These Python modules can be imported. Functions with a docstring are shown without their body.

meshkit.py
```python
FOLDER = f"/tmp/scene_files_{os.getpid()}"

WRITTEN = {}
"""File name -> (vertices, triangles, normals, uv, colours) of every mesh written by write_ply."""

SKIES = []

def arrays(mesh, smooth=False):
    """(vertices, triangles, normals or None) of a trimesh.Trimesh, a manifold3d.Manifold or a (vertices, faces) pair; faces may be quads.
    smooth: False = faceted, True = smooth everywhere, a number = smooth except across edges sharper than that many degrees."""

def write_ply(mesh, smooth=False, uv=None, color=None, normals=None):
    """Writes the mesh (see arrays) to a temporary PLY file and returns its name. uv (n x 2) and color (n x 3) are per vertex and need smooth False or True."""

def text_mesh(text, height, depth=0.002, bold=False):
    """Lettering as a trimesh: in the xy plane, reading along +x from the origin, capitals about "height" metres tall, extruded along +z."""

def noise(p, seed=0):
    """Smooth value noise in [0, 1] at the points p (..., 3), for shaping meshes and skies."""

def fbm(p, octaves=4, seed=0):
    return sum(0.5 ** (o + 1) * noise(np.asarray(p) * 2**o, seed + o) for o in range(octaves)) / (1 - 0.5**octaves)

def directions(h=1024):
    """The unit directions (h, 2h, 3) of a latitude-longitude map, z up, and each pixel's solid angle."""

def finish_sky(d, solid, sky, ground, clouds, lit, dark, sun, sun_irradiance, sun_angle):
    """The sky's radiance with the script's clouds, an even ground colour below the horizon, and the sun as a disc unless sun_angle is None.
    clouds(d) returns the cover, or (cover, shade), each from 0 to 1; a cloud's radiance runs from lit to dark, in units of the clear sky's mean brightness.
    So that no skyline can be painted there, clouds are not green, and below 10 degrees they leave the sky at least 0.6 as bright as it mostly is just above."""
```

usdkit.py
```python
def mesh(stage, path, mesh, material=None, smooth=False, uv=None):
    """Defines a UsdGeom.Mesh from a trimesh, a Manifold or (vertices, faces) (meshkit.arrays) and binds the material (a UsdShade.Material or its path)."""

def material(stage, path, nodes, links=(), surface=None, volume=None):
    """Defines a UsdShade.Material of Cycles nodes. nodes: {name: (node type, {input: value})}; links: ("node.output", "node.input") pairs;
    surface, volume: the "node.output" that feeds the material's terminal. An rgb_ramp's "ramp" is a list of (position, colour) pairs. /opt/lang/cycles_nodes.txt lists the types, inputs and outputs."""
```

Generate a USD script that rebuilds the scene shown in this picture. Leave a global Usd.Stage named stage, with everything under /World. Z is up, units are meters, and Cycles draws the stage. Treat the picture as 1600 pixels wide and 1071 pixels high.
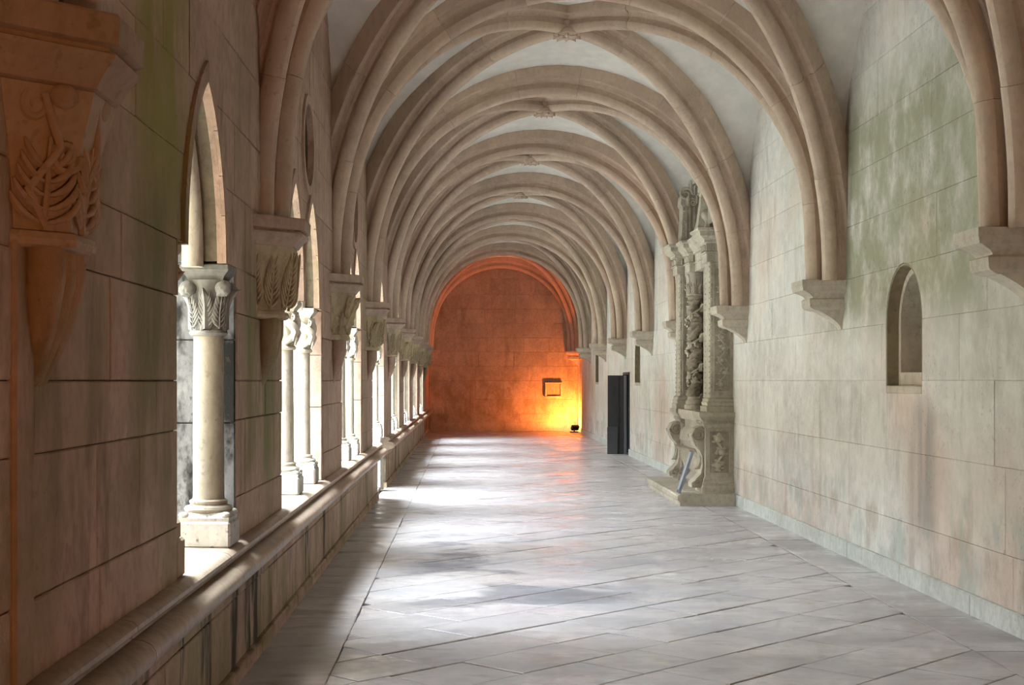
import math, random
import numpy as np, trimesh, manifold3d as m3
import shapely.geometry as sg
from shapely import affinity
from shapely.ops import unary_union
import usdkit, meshkit
from pxr import Usd, UsdGeom, UsdLux, UsdShade, Gf, Sdf

random.seed(7)
R = random.Random(11)
stage = Usd.Stage.CreateInMemory()
UsdGeom.SetStageUpAxis(stage, 'Z'); UsdGeom.SetStageMetersPerUnit(stage, 1.0)
stage.SetDefaultPrim(UsdGeom.Xform.Define(stage, '/World').GetPrim())
UsdGeom.Scope.Define(stage, '/World/Looks')

# ------------------------------------------------------------------ camera, sky, lamps, exposure
H = 1.6                                   # eye height: the photograph's horizon
B = 4.428                                 # bay length along the gallery
cam = UsdGeom.Camera.Define(stage, '/World/camera')
cam.AddTranslateOp().Set(Gf.Vec3d(0, 0, H)); cam.AddRotateXOp().Set(90.0)
cam.CreateHorizontalApertureAttr(36.0); cam.CreateVerticalApertureAttr(24.0975)
cam.CreateFocalLengthAttr(49.5)
cam.CreateHorizontalApertureOffsetAttr(69 / 1600 * 36); cam.CreateVerticalApertureOffsetAttr(59.5 / 1600 * 36)
cam.CreateClippingRangeAttr(Gf.Vec2f(0.05, 2000))
cam.CreateExposureAttr(2.45)

dome = UsdLux.DomeLight.Define(stage, '/World/sky_light')
dome.CreateIntensityAttr(1.0)
# an even overcast sky, three times brighter overhead than at the horizon
sky_n = {'tc': ('texture_coordinate', {}), 'sx': ('separate_xyz', {}), 'rise': ('map_range', dict(from_min=0.0, from_max=1.0, to_min=1.9, to_max=6.0, clamp=True)), 'bg': ('background_shader', dict(color=(.84, .93, 1.0)))}
sky_m = usdkit.material(stage, '/World/Looks/overcast_sky', sky_n, [('tc.generated', 'sx.vector'), ('sx.z', 'rise.value'), ('rise.result', 'bg.strength')], surface='bg.background')
UsdShade.MaterialBindingAPI.Apply(dome.GetPrim()).Bind(sky_m)

def spot(name, loc, target, power, color, radius=.05, cone=60, soft=.5):
    l = UsdLux.SphereLight.Define(stage, '/World/' + name)
    d = np.subtract(target, loc); d = d / np.linalg.norm(d)
    m = Gf.Matrix4d().SetLookAt(Gf.Vec3d(*map(float, loc)), Gf.Vec3d(*map(float, np.add(loc, d))), Gf.Vec3d(0, 0, 1)).GetInverse()
    l.AddTransformOp().Set(m)
    l.CreateRadiusAttr(radius); l.CreateIntensityAttr(power); l.CreateColorAttr(Gf.Vec3f(*color))
    s = UsdLux.ShapingAPI.Apply(l.GetPrim()); s.CreateShapingConeAngleAttr(cone); s.CreateShapingConeSoftnessAttr(soft)
LAMP = np.array([3.28, 43.5, 0.20])
spot('end_lamp_light', LAMP + [0, .05, .05], LAMP + [-.85, .75, 1.6], 1800.0, (1.0, 0.15, 0.008), .04, 72, .5)
LAMP2 = np.array([1.3, -2.6, 0.20])
spot('near_lamp_light', LAMP2 + [0, .05, .05], LAMP2 + [-.15, 2.2, 1.5], 620.0, (1.0, 0.27, 0.08), .04, 75, .8)

# ------------------------------------------------------------------ dimensions
XL, XR = -1.229, 3.451                    # wall faces
YEND = 44.25
SILL, LSPR = 0.755, 2.19                  # parapet top, springing of the small arches
ZC, RIN = 3.06, 2.06                      # centre height and radius of the transverse arches
XC = 1.03                                 # their centre
ZAB_L, ZAB_R = 2.555, 2.52                 # tops of the left capitals and right corbels
YP = lambda k: (k - .065) * B if k < 9.9 else YEND - .11   # pier lines
WTH = 0.36                                # thickness of the arcade wall

# ------------------------------------------------------------------ material helper
class Mat:
    def __init__(s): s.n, s.l, s.c = {}, [], 0
    def add(s, kind, **inp):
        s.c += 1; nm = f'{kind}_{s.c}'; vals = {}
        for k, v in inp.items():
            if isinstance(v, str) and '.' in v: s.l.append((v, f'{nm}.{k}'))
            else: vals[k] = v
        s.n[nm] = (kind, vals); return nm
    def pos(s):
        if not hasattr(s, 'p'): s.p = s.add('geometry') + '.position'
        return s.p
    def map(s, scale, loc=(0, 0, 0)): return s.add('mapping', vector=s.pos(), scale=scale, location=loc) + '.vector'
    def noise(s, scale, detail=4, vec=None, rough=.55, dist=0.0):
        return s.add('noise_texture', vector=vec or s.pos(), scale=float(scale), detail=float(detail), roughness=rough, distortion=float(dist)) + '.fac'
    def rng(s, v, a, b, c=0.0, d=1.0, smooth=True):
        kw = dict(range_type='smoothstep') if smooth else {}
        return s.add('map_range', value=v, from_min=float(a), from_max=float(b), to_min=float(c), to_max=float(d), clamp=True, **kw) + '.result'
    def m(s, op, a, b): return s.add('math', math_type=op, value1=a, value2=b) + '.value'
    def mix(s, fac, a, b, mode='mix'): return s.add('mix_color', blend_type=mode, fac=fac, a=a, b=b) + '.result'
    def xyz(s):
        if not hasattr(s, 'q'): s.q = s.add('separate_xyz', vector=s.pos())
        return s.q + '.x', s.q + '.y', s.q + '.z'
    def done(s, path, color, rough=.85, bump=None, bdist=.02, bstr=.5, spec=.35, extra=None):
        p = dict(base_color=color, roughness=rough, specular_ior_level=spec)
        if bump: p['normal'] = s.add('bump', height=bump, strength=bstr, distance=bdist) + '.normal'
        if extra: p.update(extra)
        b = s.add('principled_bsdf', **p)
        return usdkit.material(stage, '/World/Looks/' + path, s.n, s.l, surface=b + '.BSDF')

def band(M, v, a, b, c, d):
    """1 between b and c, easing to 0 at a and d"""
    return M.m('multiply', M.rng(v, a, b), M.rng(v, c, d, 1.0, 0.0))

def stone(path, c1, c2, tint=.10, streak=.35, streakcol=(.10, .095, .08), green=.0, greencol=(.17, .18, .055),
          stains=(), speck=.25, rough=.86, bump=.6, bdist=.012, pink=0.0, grain=.38):
    """weathered limestone: mottling, vertical dirt streaks, algae; stains = (mask box in world y and z, colour, amount, threshold)"""
    M = Mat()
    n1 = M.noise(.9, 3); n2 = M.noise(5.5, 3)
    col = M.mix(M.rng(n1, .32, .68), c1, c2)
    col = M.mix(M.rng(n2, .35, .75, 0, .45), col, tuple(x * 1.22 for x in c1))
    col = M.mix(M.rng(M.noise(19, 3, M.map((1, 1, .7), (2, 2, 2)), .68), .42, .68, 0, grain), col, tuple(x * .62 for x in c2))
    if pink: col = M.mix(M.rng(M.noise(.55, 2, M.map((1, 1, 1), (7, 3, 1))), .45, .7, 0, pink), col, (.62, .44, .34))
    rnd = M.add('object_info') + '.random'
    v = M.rng(rnd, 0, 1, 1 - tint, 1 + tint, smooth=False)
    col = M.add('hsv', hue=M.rng(rnd, 0, 1, .496, .504, smooth=False), saturation=1.0, value=v, fac=1.0, color=col) + '.color'
    if streak:
        s1 = M.noise(2.6, 5, M.map((1.5, 1.5, .34)), .68)
        s2 = M.noise(1.1, 2, M.map((1, 1, .5), (3, 8, 2)))
        f = M.m('multiply', M.rng(s1, .50, .68), M.rng(s2, .38, .60))
        col = M.mix(M.m('multiply', f, float(streak)), col, streakcol)
    if green:
        g = M.m('multiply', M.rng(M.noise(.75, 4, M.map((1, 1, .55), (1, 5, 9))), .47, .66), M.rng(n2, .3, .65, .35, 1))
        col = M.mix(M.m('multiply', g, float(green)), col, greencol)
    x, y, z = M.xyz()
    for k, (yb, zb, sc, amt, lo, hi, vs) in enumerate(stains):
        t = M.noise(2.6, 5, M.map((1, 1, vs), (k * 3.1, 0, k)), .64)
        f = M.rng(t, lo, hi)
        if yb: f = M.m('multiply', f, band(M, y, *yb))
        if zb: f = M.m('multiply', f, band(M, z, *zb))
        col = M.mix(M.m('multiply', f, float(amt)), col, sc)
    if speck:
        d = M.m('multiply', M.rng(M.noise(26, 2), .60, .72), M.rng(n1, .40, .60))
        col = M.mix(M.m('multiply', d, float(speck)), col, (.07, .06, .05))
    return M.done(path, col, rough, M.noise(13, 4, None, .72), bdist, bump, spec=.12)

GREEN, DARK, MOSS = (.16, .165, .045), (.055, .055, .045), (.27, .26, .15)
M_ = {}
M_['right'] = stone('limestone_right_wall', (.72, .705, .665), (.59, .575, .54), tint=.05, grain=.16, streak=.26, green=.16, greencol=(.40, .40, .29), pink=.5,
    stains=(((9, 9.6, 13.2, 14.2), (1.75, 2.35, 3.7, 4.5), (.27, .27, .165), .85, .22, .60, .8),
            ((6, 6.5, 9.5, 10.5), (1.35, 1.7, 3.6, 4.3), (.36, .355, .26), .6, .30, .66, .8),
            ((10.3, 10.55, 10.8, 11.1), (.3, .6, 1.3, 1.6), (.30, .29, .27), .7, .35, .6, .12),
            (None, (.12, .16, .50, .62), (.36, .29, .23), .5, .46, .64, .7),
            (None, (.10, .16, .6, .9), (.38, .47, .43), .5, .50, .62, .6)))
M_['left'] = stone('limestone_arcade_wall', (.50, .35, .275), (.40, .285, .22), tint=.08, streak=.6, streakcol=(.12, .09, .065), green=.58, greencol=(.20, .19, .08), pink=.2,
    stains=(((4.95, 5.5, 5.85, 6.4), (1.9, 2.7, 4.6, 5.4), (.28, .265, .075), .9, .32, .54, .3),
            ((5.0, 5.3, 6.0, 6.3), (.9, 1.3, 2.2, 2.5), (.20, .19, .085), .75, .36, .6, .22),
            ((7.3, 8.0, 9.1, 9.7), (.9, 1.2, 2.1, 2.5), (.19, .19, .075), .8, .34, .58, .25),
            (None, (.02, .05, .38, .55), (.21, .19, .085), .6, .44, .60, .4),
            (None, (.05, .1, .50, .58), (.035, .035, .03), .9, .53, .64, .22)))
M_['rib'] = stone('limestone_ribs', (.60, .485, .385), (.48, .385, .30), tint=.06, grain=.22, streak=.12, green=.22, greencol=(.33, .30, .19), pink=.35, speck=.18, bdist=.006)
M_['plaster'] = stone('vault_plaster', (.70, .685, .65), (.64, .62, .585), tint=.02, streak=.05, speck=.03, grain=.06, bdist=.004, bump=.3)
M_['portal_ground'] = stone('sooty_carving_ground', (.38, .335, .265), (.27, .235, .185), tint=.03, streak=.3, bdist=.006)  # darker ground behind the carving: shade of the hollows put into its colour
M_['carved'] = stone('carved_limestone', (.54, .46, .31), (.43, .365, .24), tint=.04, streak=.4, green=.45, greencol=(.25, .23, .11), bdist=.006)
M_['abacus'] = stone('impost_limestone', (.48, .38, .30), (.41, .32, .25), tint=.05, streak=.25, green=.15, pink=.3, bdist=.006)
M_['column'] = stone('column_limestone', (.60, .55, .46), (.50, .45, .37), tint=.04, streak=.3, green=.0, speck=.3, bdist=.005)
M_['capital'] = stone('grey_carved_capital', (.27, .26, .245), (.17, .165, .155), tint=.04, streak=.5, speck=.6, bdist=.005)
M_['plinth'] = stone('pitted_plinth', (.58, .56, .52), (.45, .43, .40), tint=.04, streak=.4, speck=.8, bdist=.008)
M_['column_dark'] = stone('shaded_column_limestone', (.36, .32, .26), (.29, .255, .21), tint=.04, streak=.3, speck=.3, bdist=.005)  # darker copy of the column stone, dimmed in colour against overbright daylight
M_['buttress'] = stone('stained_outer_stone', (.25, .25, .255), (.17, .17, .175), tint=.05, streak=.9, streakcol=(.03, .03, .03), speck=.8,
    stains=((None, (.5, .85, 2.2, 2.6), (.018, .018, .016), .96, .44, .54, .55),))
M_['corbel'] = stone('corbel_limestone', (.56, .51, .42), (.48, .43, .35), tint=.05, streak=.2, green=.15, greencol=(.38, .36, .24), pink=.2, bdist=.005)
M_['portal'] = stone('portal_limestone', (.56, .51, .42), (.40, .36, .29), tint=.05, streak=.4, streakcol=(.10, .09, .07), green=.35, greencol=(.26, .26, .16), bdist=.006)
M_['portal_dark'] = stone('portal_grey_limestone', (.46, .415, .35), (.33, .295, .245), tint=.05, streak=.5, green=.2, greencol=(.2, .2, .12), bdist=.006)
M_['recess'] = stone('shadowed_niche_stone', (.30, .26, .17), (.24, .20, .13), tint=.02, streak=.2, green=.3, bdist=.005)  # dark tone of the recesses: their shade is part of this colour
M_['sill'] = stone('worn_sill_stone', (.37, .285, .22), (.28, .215, .165), tint=.05, streak=.1, green=.15, rough=.38, bdist=.004)
M_['skirt'] = stone('pale_skirting_stone', (.60, .62, .59), (.52, .53, .49), tint=.05, streak=.15, green=.25, greencol=(.45, .54, .50), bdist=.006)
M_['end'] = stone('end_wall_stone', (.52, .45, .36), (.42, .36, .28), tint=.07, streak=.35, green=.25, greencol=(.24, .22, .12),
    stains=((None, (.2, .5, 1.5, 2.2), (.20, .17, .10), .5, .42, .62, .6),))
M_['mortar'] = stone('mortar', (.20, .165, .12), (.12, .10, .07), tint=.0, streak=.2, bdist=.006)
M_['mortar_light'] = stone('pale_mortar', (.54, .51, .45), (.40, .37, .31), tint=.0, streak=.2, bdist=.006)

def floor_mat(path, c1, c2, tint):
    M = Mat()
    n1 = M.noise(.8, 4, M.map((.7, 1.6, 1)), .6); n2 = M.noise(7, 3)
    col = M.mix(M.rng(n1, .33, .66), c1, c2)
    col = M.mix(M.rng(n2, .4, .7, 0, .35), col, tuple(x * 1.2 for x in c1))
    rnd = M.add('object_info') + '.random'
    col = M.add('hsv', hue=.5, saturation=1.0, value=M.rng(rnd, 0, 1, 1 - tint, 1 + tint, smooth=False), fac=1.0, color=col) + '.color'
    x, y, z = M.xyz()
    damp = M.m('multiply', M.rng(M.noise(1.15, 5, M.map((.8, 1, 1), (2.3, .4, 0)), .55, .6), .50, .60), M.m('multiply', band(M, y, 9, 10.2, 13.5, 15.5), band(M, x, -.9, -.2, .9, 1.6)))  # damp stain that also paints the pier shadow into the slab colour
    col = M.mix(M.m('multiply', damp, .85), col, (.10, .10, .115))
    blue = M.rng(M.noise(1.4, 4, M.map((.7, 1.4, 1), (1, 7, 3)), .65), .50, .66, 0, .45)
    col = M.mix(blue, col, (.30, .31, .34))
    col = M.mix(M.rng(M.noise(4.5, 4, M.map((.8, 1.5, 1), (3, 3, 3)), .7), .52, .70, 0, .5), col, (.24, .215, .20))
    warm = M.m('multiply', M.rng(M.noise(.5, 4, M.map((1, 1, 1), (5, 1, 0))), .5, .7), M.rng(n2, .3, .6))
    col = M.mix(M.m('multiply', warm, .3), col, (.33, .27, .18))
    r = M.rng(M.noise(1.6, 4, M.map((.8, 1.3, 1), (9, 2, 0)), .6), .32, .66, .20, .50)
    return M.done(path, col, r, M.noise(5, 4, None, .6), .012, .35, spec=.5)
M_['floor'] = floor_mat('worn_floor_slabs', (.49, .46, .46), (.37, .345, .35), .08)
M_['joint'] = stone('floor_joint_dirt', (.13, .11, .10), (.08, .07, .06), tint=0, streak=0, bdist=.006)

def plain(path, color, rough=.5, metallic=0.0, noise=.12):
    M = Mat()
    col = M.mix(M.rng(M.noise(14, 4), .35, .7, 0, 1), color, tuple(c * (1 - noise) for c in color))
    return M.done(path, col, rough, M.noise(60, 3), .002, .2, extra=dict(metallic=metallic))
M_['door'] = plain('dark_grey_door_paint', (.045, .05, .058), .45)
M_['door_light'] = plain('grey_door_plate', (.075, .08, .09), .4)
M_['panel'] = plain('blue_grey_metal', (.30, .34, .40), .35, .3)
M_['black'] = plain('black_lamp_housing', (.02, .02, .02), .5)
M_['wood'] = plain('dark_old_wood', (.06, .04, .025), .7)
M_['gravel'] = stone('courtyard_gravel', (.52, .50, .44), (.40, .40, .32), tint=0, streak=0)
M = Mat(); e = M.add('emission', color=(1.0, .62, .2), strength=60.0)
M_['glow'] = usdkit.material(stage, '/World/Looks/lamp_glass', M.n, M.l, surface=e + '.emission')

# ------------------------------------------------------------------ prim helpers
_used = {}
def numbered(parent, name):
    k = (parent, name); i = _used.get(k, 0); _used[k] = i + 1
    return f'{parent}/{name}' + (f'_{i:03d}' if i else '')
def obj(name, mesh, mat, parent=None, smooth=False):
    path = numbered(str(parent.GetPath()) if parent else '/World', name)
    return usdkit.mesh(stage, path, mesh, M_[mat], smooth).GetPrim()
def tag(p, label=None, cat=None, group=None, kind=None):
    for k, v in (('label', label), ('category', cat), ('group', group), ('kind', kind)):
        if v: p.SetCustomDataByKey(k, v)
    return p
def thing(name, label=None, cat=None, loc=None, rotz=0, group=None, kind=None, parent=None):
    x = UsdGeom.Xform.Define(stage, numbered(str(parent.GetPath()) if parent else '/World', name))
    if loc is not None: x.AddTranslateOp().Set(Gf.Vec3d(*map(float, loc)))
    if rotz: x.AddRotateZOp().Set(float(rotz))
    return tag(x.GetPrim(), label, cat, group, kind)

# ------------------------------------------------------------------ mesh helpers
cat = trimesh.util.concatenate
def TM(v, f): return trimesh.Trimesh(np.asarray(v, float), np.asarray(f, int), process=False)
def box(x0, x1, y0, y1, z0, z1):
    m = trimesh.creation.box([x1 - x0, y1 - y0, z1 - z0]); m.apply_translation([(x0 + x1) / 2, (y0 + y1) / 2, (z0 + z1) / 2]); return m
def hull(pts): return trimesh.convex.convex_hull(np.asarray(pts, float))
def bbox(x0, x1, y0, y1, z0, z1, b=.01):
    """box with chamfered edges"""
    p = []
    for x, sx in ((x0, 1), (x1, -1)):
        for y, sy in ((y0, 1), (y1, -1)):
            for z, sz in ((z0, 1), (z1, -1)):
                p += [(x + sx * b, y + sy * b, z), (x + sx * b, y, z + sz * b), (x, y + sy * b, z + sz * b)]
    return hull(p)
def extr(poly, t):
    """polygon in (a, b) extruded by t along the third axis; earcut"""
    gs = getattr(poly, 'geoms', [poly]); out = []
    for g in gs:
        if g.geom_type == 'Polygon' and g.area > 1e-5:
            out.append(trimesh.creation.extrude_polygon(sg.polygon.orient(g), t, engine='earcut'))
    return cat(out) if out else None
def perm(m, M3):
    v = np.asarray(m.vertices) @ np.asarray(M3, float).T; f = m.faces if np.linalg.det(M3) > 0 else m.faces[:, ::-1]
    return TM(v, f)
YZX = [[0, 0, 1], [1, 0, 0], [0, 1, 0]]              # (a,b,t) -> (x=t, y=a, z=b)
def slab_yz(poly, xa, xb):
    m = extr(poly, abs(xb - xa))
    if m is None: return None
    m = perm(m, YZX); m.apply_translation([min(xa, xb), 0, 0]); return m
def slab_xz(poly, ya, yb):
    m = extr(poly, abs(yb - ya))
    if m is None: return None
    m = perm(m, [[1, 0, 0], [0, 0, 1], [0, 1, 0]]); m.apply_translation([0, min(ya, yb), 0]); return m
def hole_free_convex(poly): return poly.geom_type == 'Polygon' and not poly.interiors and poly.convex_hull.area - poly.area < 1e-4
def block_yz(poly, xback, xface, b=.008):
    """a facing stone: chamfered towards xface when convex"""
    s = 1 if xface > xback else -1
    if hole_free_convex(poly):
        ins = poly.buffer(-b, join_style=2)
        if ins.geom_type == 'Polygon' and not ins.is_empty:
            c, d = np.array(poly.exterior.coords)[:-1], np.array(ins.exterior.coords)[:-1]
            return hull([(xback, *q) for q in c] + [(xface - s * b * .8, *q) for q in c] + [(xface, *q) for q in d])
    return slab_yz(poly, xback, xface)
def lathe(profile, n=32, c=(0, 0, 0), closed=True):
    """profile: (r, z) from bottom to top"""
    p = np.asarray(profile, float); a = np.arange(n) * 2 * np.pi / n; k = len(p)
    v = np.stack([p[:, 0, None] * np.cos(a), p[:, 0, None] * np.sin(a), np.broadcast_to(p[:, 1, None], (k, n))], -1).reshape(-1, 3)
    f = []
    for i in range(k - 1):
        for j in range(n):
            q = (j + 1) % n; f += [(i * n + j, i * n + q, (i + 1) * n + q), (i * n + j, (i + 1) * n + q, (i + 1) * n + j)]
    if closed:
        v = np.vstack([v, [[0, 0, p[0, 1]], [0, 0, p[-1, 1]]]])
        for j in range(n):
            q = (j + 1) % n; f += [(k * n, q, j), (k * n + 1, (k - 1) * n + j, (k - 1) * n + q)]
    return TM(v + np.asarray(c), f)
def loft(rings, caps=True):
    """rings: list of (n,3) arrays with the same winding"""
    n = len(rings[0]); v = np.vstack(rings); f = []
    for i in range(len(rings) - 1):
        for j in range(n):
            q = (j + 1) % n; f += [(i * n + j, i * n + q, (i + 1) * n + q), (i * n + j, (i + 1) * n + q, (i + 1) * n + j)]
    if caps:
        a = len(v); v = np.vstack([v, [np.mean(rings[0], 0)], [np.mean(rings[-1], 0)]]); o = (len(rings) - 1) * n
        for j in range(n):
            q = (j + 1) % n; f += [(a, q, j), (a + 1, o + j, o + q)]
    m = TM(v, f); 
    if m.volume < 0: m.invert()
    return m
def tube(pts, r, sides=7, up=None):
    p = np.asarray(pts, float); r = np.broadcast_to(r, (len(p),))
    t = np.gradient(p, axis=0); t /= np.linalg.norm(t, axis=1, keepdims=True) + 1e-12
    ref = np.array(up if up is not None else [.31, .52, .79]); rings = []
    a = np.arange(sides) * 2 * np.pi / sides
    for i in range(len(p)):
        u = np.cross(t[i], ref); u /= np.linalg.norm(u) + 1e-12; w = np.cross(t[i], u)
        rings.append(p[i] + r[i] * (np.cos(a)[:, None] * u + np.sin(a)[:, None] * w))
    return loft(rings)
def ball(c, r, sub=1):
    m = trimesh.creation.icosphere(sub, 1.0); m.vertices *= np.asarray(r) if np.ndim(r) else r; m.apply_translation(c); return m
def frame(m, origin, xa, ya, za):
    """local x,y,z axes -> world"""
    v = np.asarray(m.vertices) @ np.array([xa, ya, za], float) + np.asarray(origin); f = np.asarray(m.faces)
    if np.linalg.det(np.array([xa, ya, za], float)) < 0: f = f[:, ::-1]
    return TM(v, f)
def leaf(h, w, curl=.05, th=.012, lobes=5, veins=True, ns=17, nt=9):
    """acanthus leaf: x across, y outwards, z up, foot at the origin, tip rolled outwards"""
    s = np.linspace(0, 1, ns); t = np.linspace(-1, 1, nt); S, T = np.meshgrid(s, t, indexing='ij')
    prof = (np.sin(np.pi * np.clip(S * .86 + .14, 0, 1) ** .8)) ** .75 * .5 + .5 * (1 - S) ** .6 * .55
    edge = 1 - .22 * np.abs(np.sin(np.pi * lobes * S)) * np.abs(T) ** 2
    X = w / 2 * T * prof * edge * 1.05
    Z = h * (S - .10 * np.abs(T) ** 1.5 * (1 - S))
    Y = curl * np.maximum(S - .55, 0) ** 2 / .2 + .25 * w * .3 * (1 - T ** 2)
    Z = Z - curl * .9 * np.maximum(S - .8, 0) ** 2 / .04 * .25
    if veins: Y = Y + th * .8 * np.cos(2 * np.pi * (lobes * S + 1.1 * np.abs(T))) * np.abs(T) * (1 - S * .5) + th * np.exp(-(T / .12) ** 2)
    front = np.stack([X, Y + th, Z], -1).reshape(-1, 3); back = np.stack([X, Y * .4 - th, Z], -1).reshape(-1, 3)
    f = []; N = ns * nt
    for i in range(ns - 1):
        for j in range(nt - 1):
            a, b, c, d = i * nt + j, i * nt + j + 1, (i + 1) * nt + j + 1, (i + 1) * nt + j
            f += [(a, c, b), (a, d, c), (N + a, N + b, N + c), (N + a, N + c, N + d)]
    rim = [i * nt for i in range(ns)] + [(ns - 1) * nt + j for j in range(1, nt)] + [i * nt + nt - 1 for i in range(ns - 2, -1, -1)] + [j for j in range(nt - 2, 0, -1)]
    for a, b in zip(rim, rim[1:] + rim[:1]): f += [(a, b, N + b), (a, N + b, N + a)]
    m = TM(np.vstack([front, back]), f)
    if m.volume < 0: m.invert()
    return m
def palmette(h, w, n=5, th=.018):
    """fan of grooved fingers with a stem, lying against the plane y = 0"""
    out = [tube([(0, .3 * th, 0), (0, th, h * .45), (0, th * 1.1, h * .95)], [th * .8, th * .7, th * .35], 6)]
    for i in range(1, n + 1):
        for s in (-1, 1):
            z0 = h * (.05 + .72 * (i - 1) / n); L = w * .5 * (1.05 - .08 * i)
            q = np.linspace(0, 1, 6)
            pts = np.stack([s * (L * np.sin(q * 1.45)), th * (.5 + .8 * np.sin(np.pi * q)), z0 + h * .30 * (1 - np.cos(q * 1.9)) * .75], -1)
            out.append(tube(pts, th * np.array([.35, .6, .8, .85, .7, .25]), 6))
    return cat(out)
def spiral(r0, r1, turns, n=30, ph=0.0, sgn=1):
    a = np.linspace(0, turns * 2 * np.pi, n); r = np.linspace(r0, r1, n)
    return np.stack([r * np.cos(ph + sgn * a), r * np.sin(ph + sgn * a)], -1)
def volute(r, th, ph=0.0, sgn=1, turns=1.6):
    """spiral scroll in the x-z plane, thickness along y"""
    s = spiral(r, r * .18, turns, 26, ph, sgn); p = np.stack([s[:, 0], np.zeros(len(s)), s[:, 1]], -1)
    return tube(p, np.linspace(th, th * .7, len(s)), 6, up=(0, 1, 0))
def rinceau(w, h, th=.011, n=4):
    """carved scrolling vine for a panel: x across, y outwards, z up"""
    out = []; zz = np.linspace(0, h, 14 * n); out.append(tube(np.stack([w * .22 * np.sin(zz / h * np.pi * n), np.full_like(zz, th * .5), zz], -1), th * .7, 6))
    for i in range(n):
        s = 1 if i % 2 else -1; zc = h * (i + .5) / n
        v = volute(min(w * .27, h / n * .42), th * .7, 0 if s > 0 else np.pi, s); v.apply_translation([-s * w * .10, th * .5, zc]); out.append(v)
        for k in range(5):
            a = k * 1.25 + i; out.append(ball((-s * w * .10 + w * .33 * math.cos(a), th * .35, zc + min(w * .33, h / n * .45) * math.sin(a)), (th * 1.0, th * .7, th * .7)))
        out.append(ball((-s * w * .10, th * .6, zc), th * 1.5))
    return cat(out)

# ------------------------------------------------------------------ the arcade wall on the left
def lancet(yc, half=.475, rise=.81, z0=LSPR, n=10):
    Rr = (half * half + rise * rise) / (2 * half); a1 = math.asin(rise / Rr); pts = []
    for i in range(n + 1):
        a = a1 * i / n; pts.append((yc - half + Rr - Rr * math.cos(a), z0 + Rr * math.sin(a)))
    pts += [(2 * yc - y, z) for y, z in pts[-2::-1]]
    return sg.Polygon(pts)
JA, JB, CA, CB = .10, .685, .365, .612               # jambs and columns within a bay, in bay lengths
LC1, LC2 = (.125 + CA) / 2, (CA + CB) / 2
OCU = (.43, 3.40, .31)
bays = range(1, 9)
openings, lancets, oculi = [], [], []
for k in bays:
    y0 = (k + JA) * B if k > 1 else (1 + .345) * B
    openings.append(sg.box(y0, SILL, (k + JB) * B, LSPR + .005))
    for c in ((LC1, LC2) if k > 1 else (LC2,)):
        l = lancet((k + c) * B); lancets.append((k, c, l)); openings.append(l)
    if k > 1:
        o = sg.Point((k + OCU[0]) * B, OCU[1]).buffer(OCU[2], 20); oculi.append((k, o))
GAP = sg.box(4.33 * B, -.01, 4.75 * B, SILL + .01)
HOLES = unary_union(openings + [GAP] + [o for k, o in oculi])
ZTOP = 6.1
wl = thing('wall_left', kind='structure')
backing = sg.box(-2 * B, -.05, YEND + .4, ZTOP).difference(unary_union(openings + [GAP]).buffer(.006, join_style=2))
obj('mortar_core', slab_yz(backing.difference(unary_union([o for k, o in oculi]).buffer(.005)), XL - .2, XL - .014), 'mortar', wl)
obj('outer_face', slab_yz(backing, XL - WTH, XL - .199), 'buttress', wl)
courses = [.085, .446, .555]
zc_up = [SILL - .005, .98, 1.39, 1.60, 1.96, 2.20, 2.58, 2.95, 3.34, 3.75, 4.20, 4.70, 5.25, 6.0]
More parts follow.
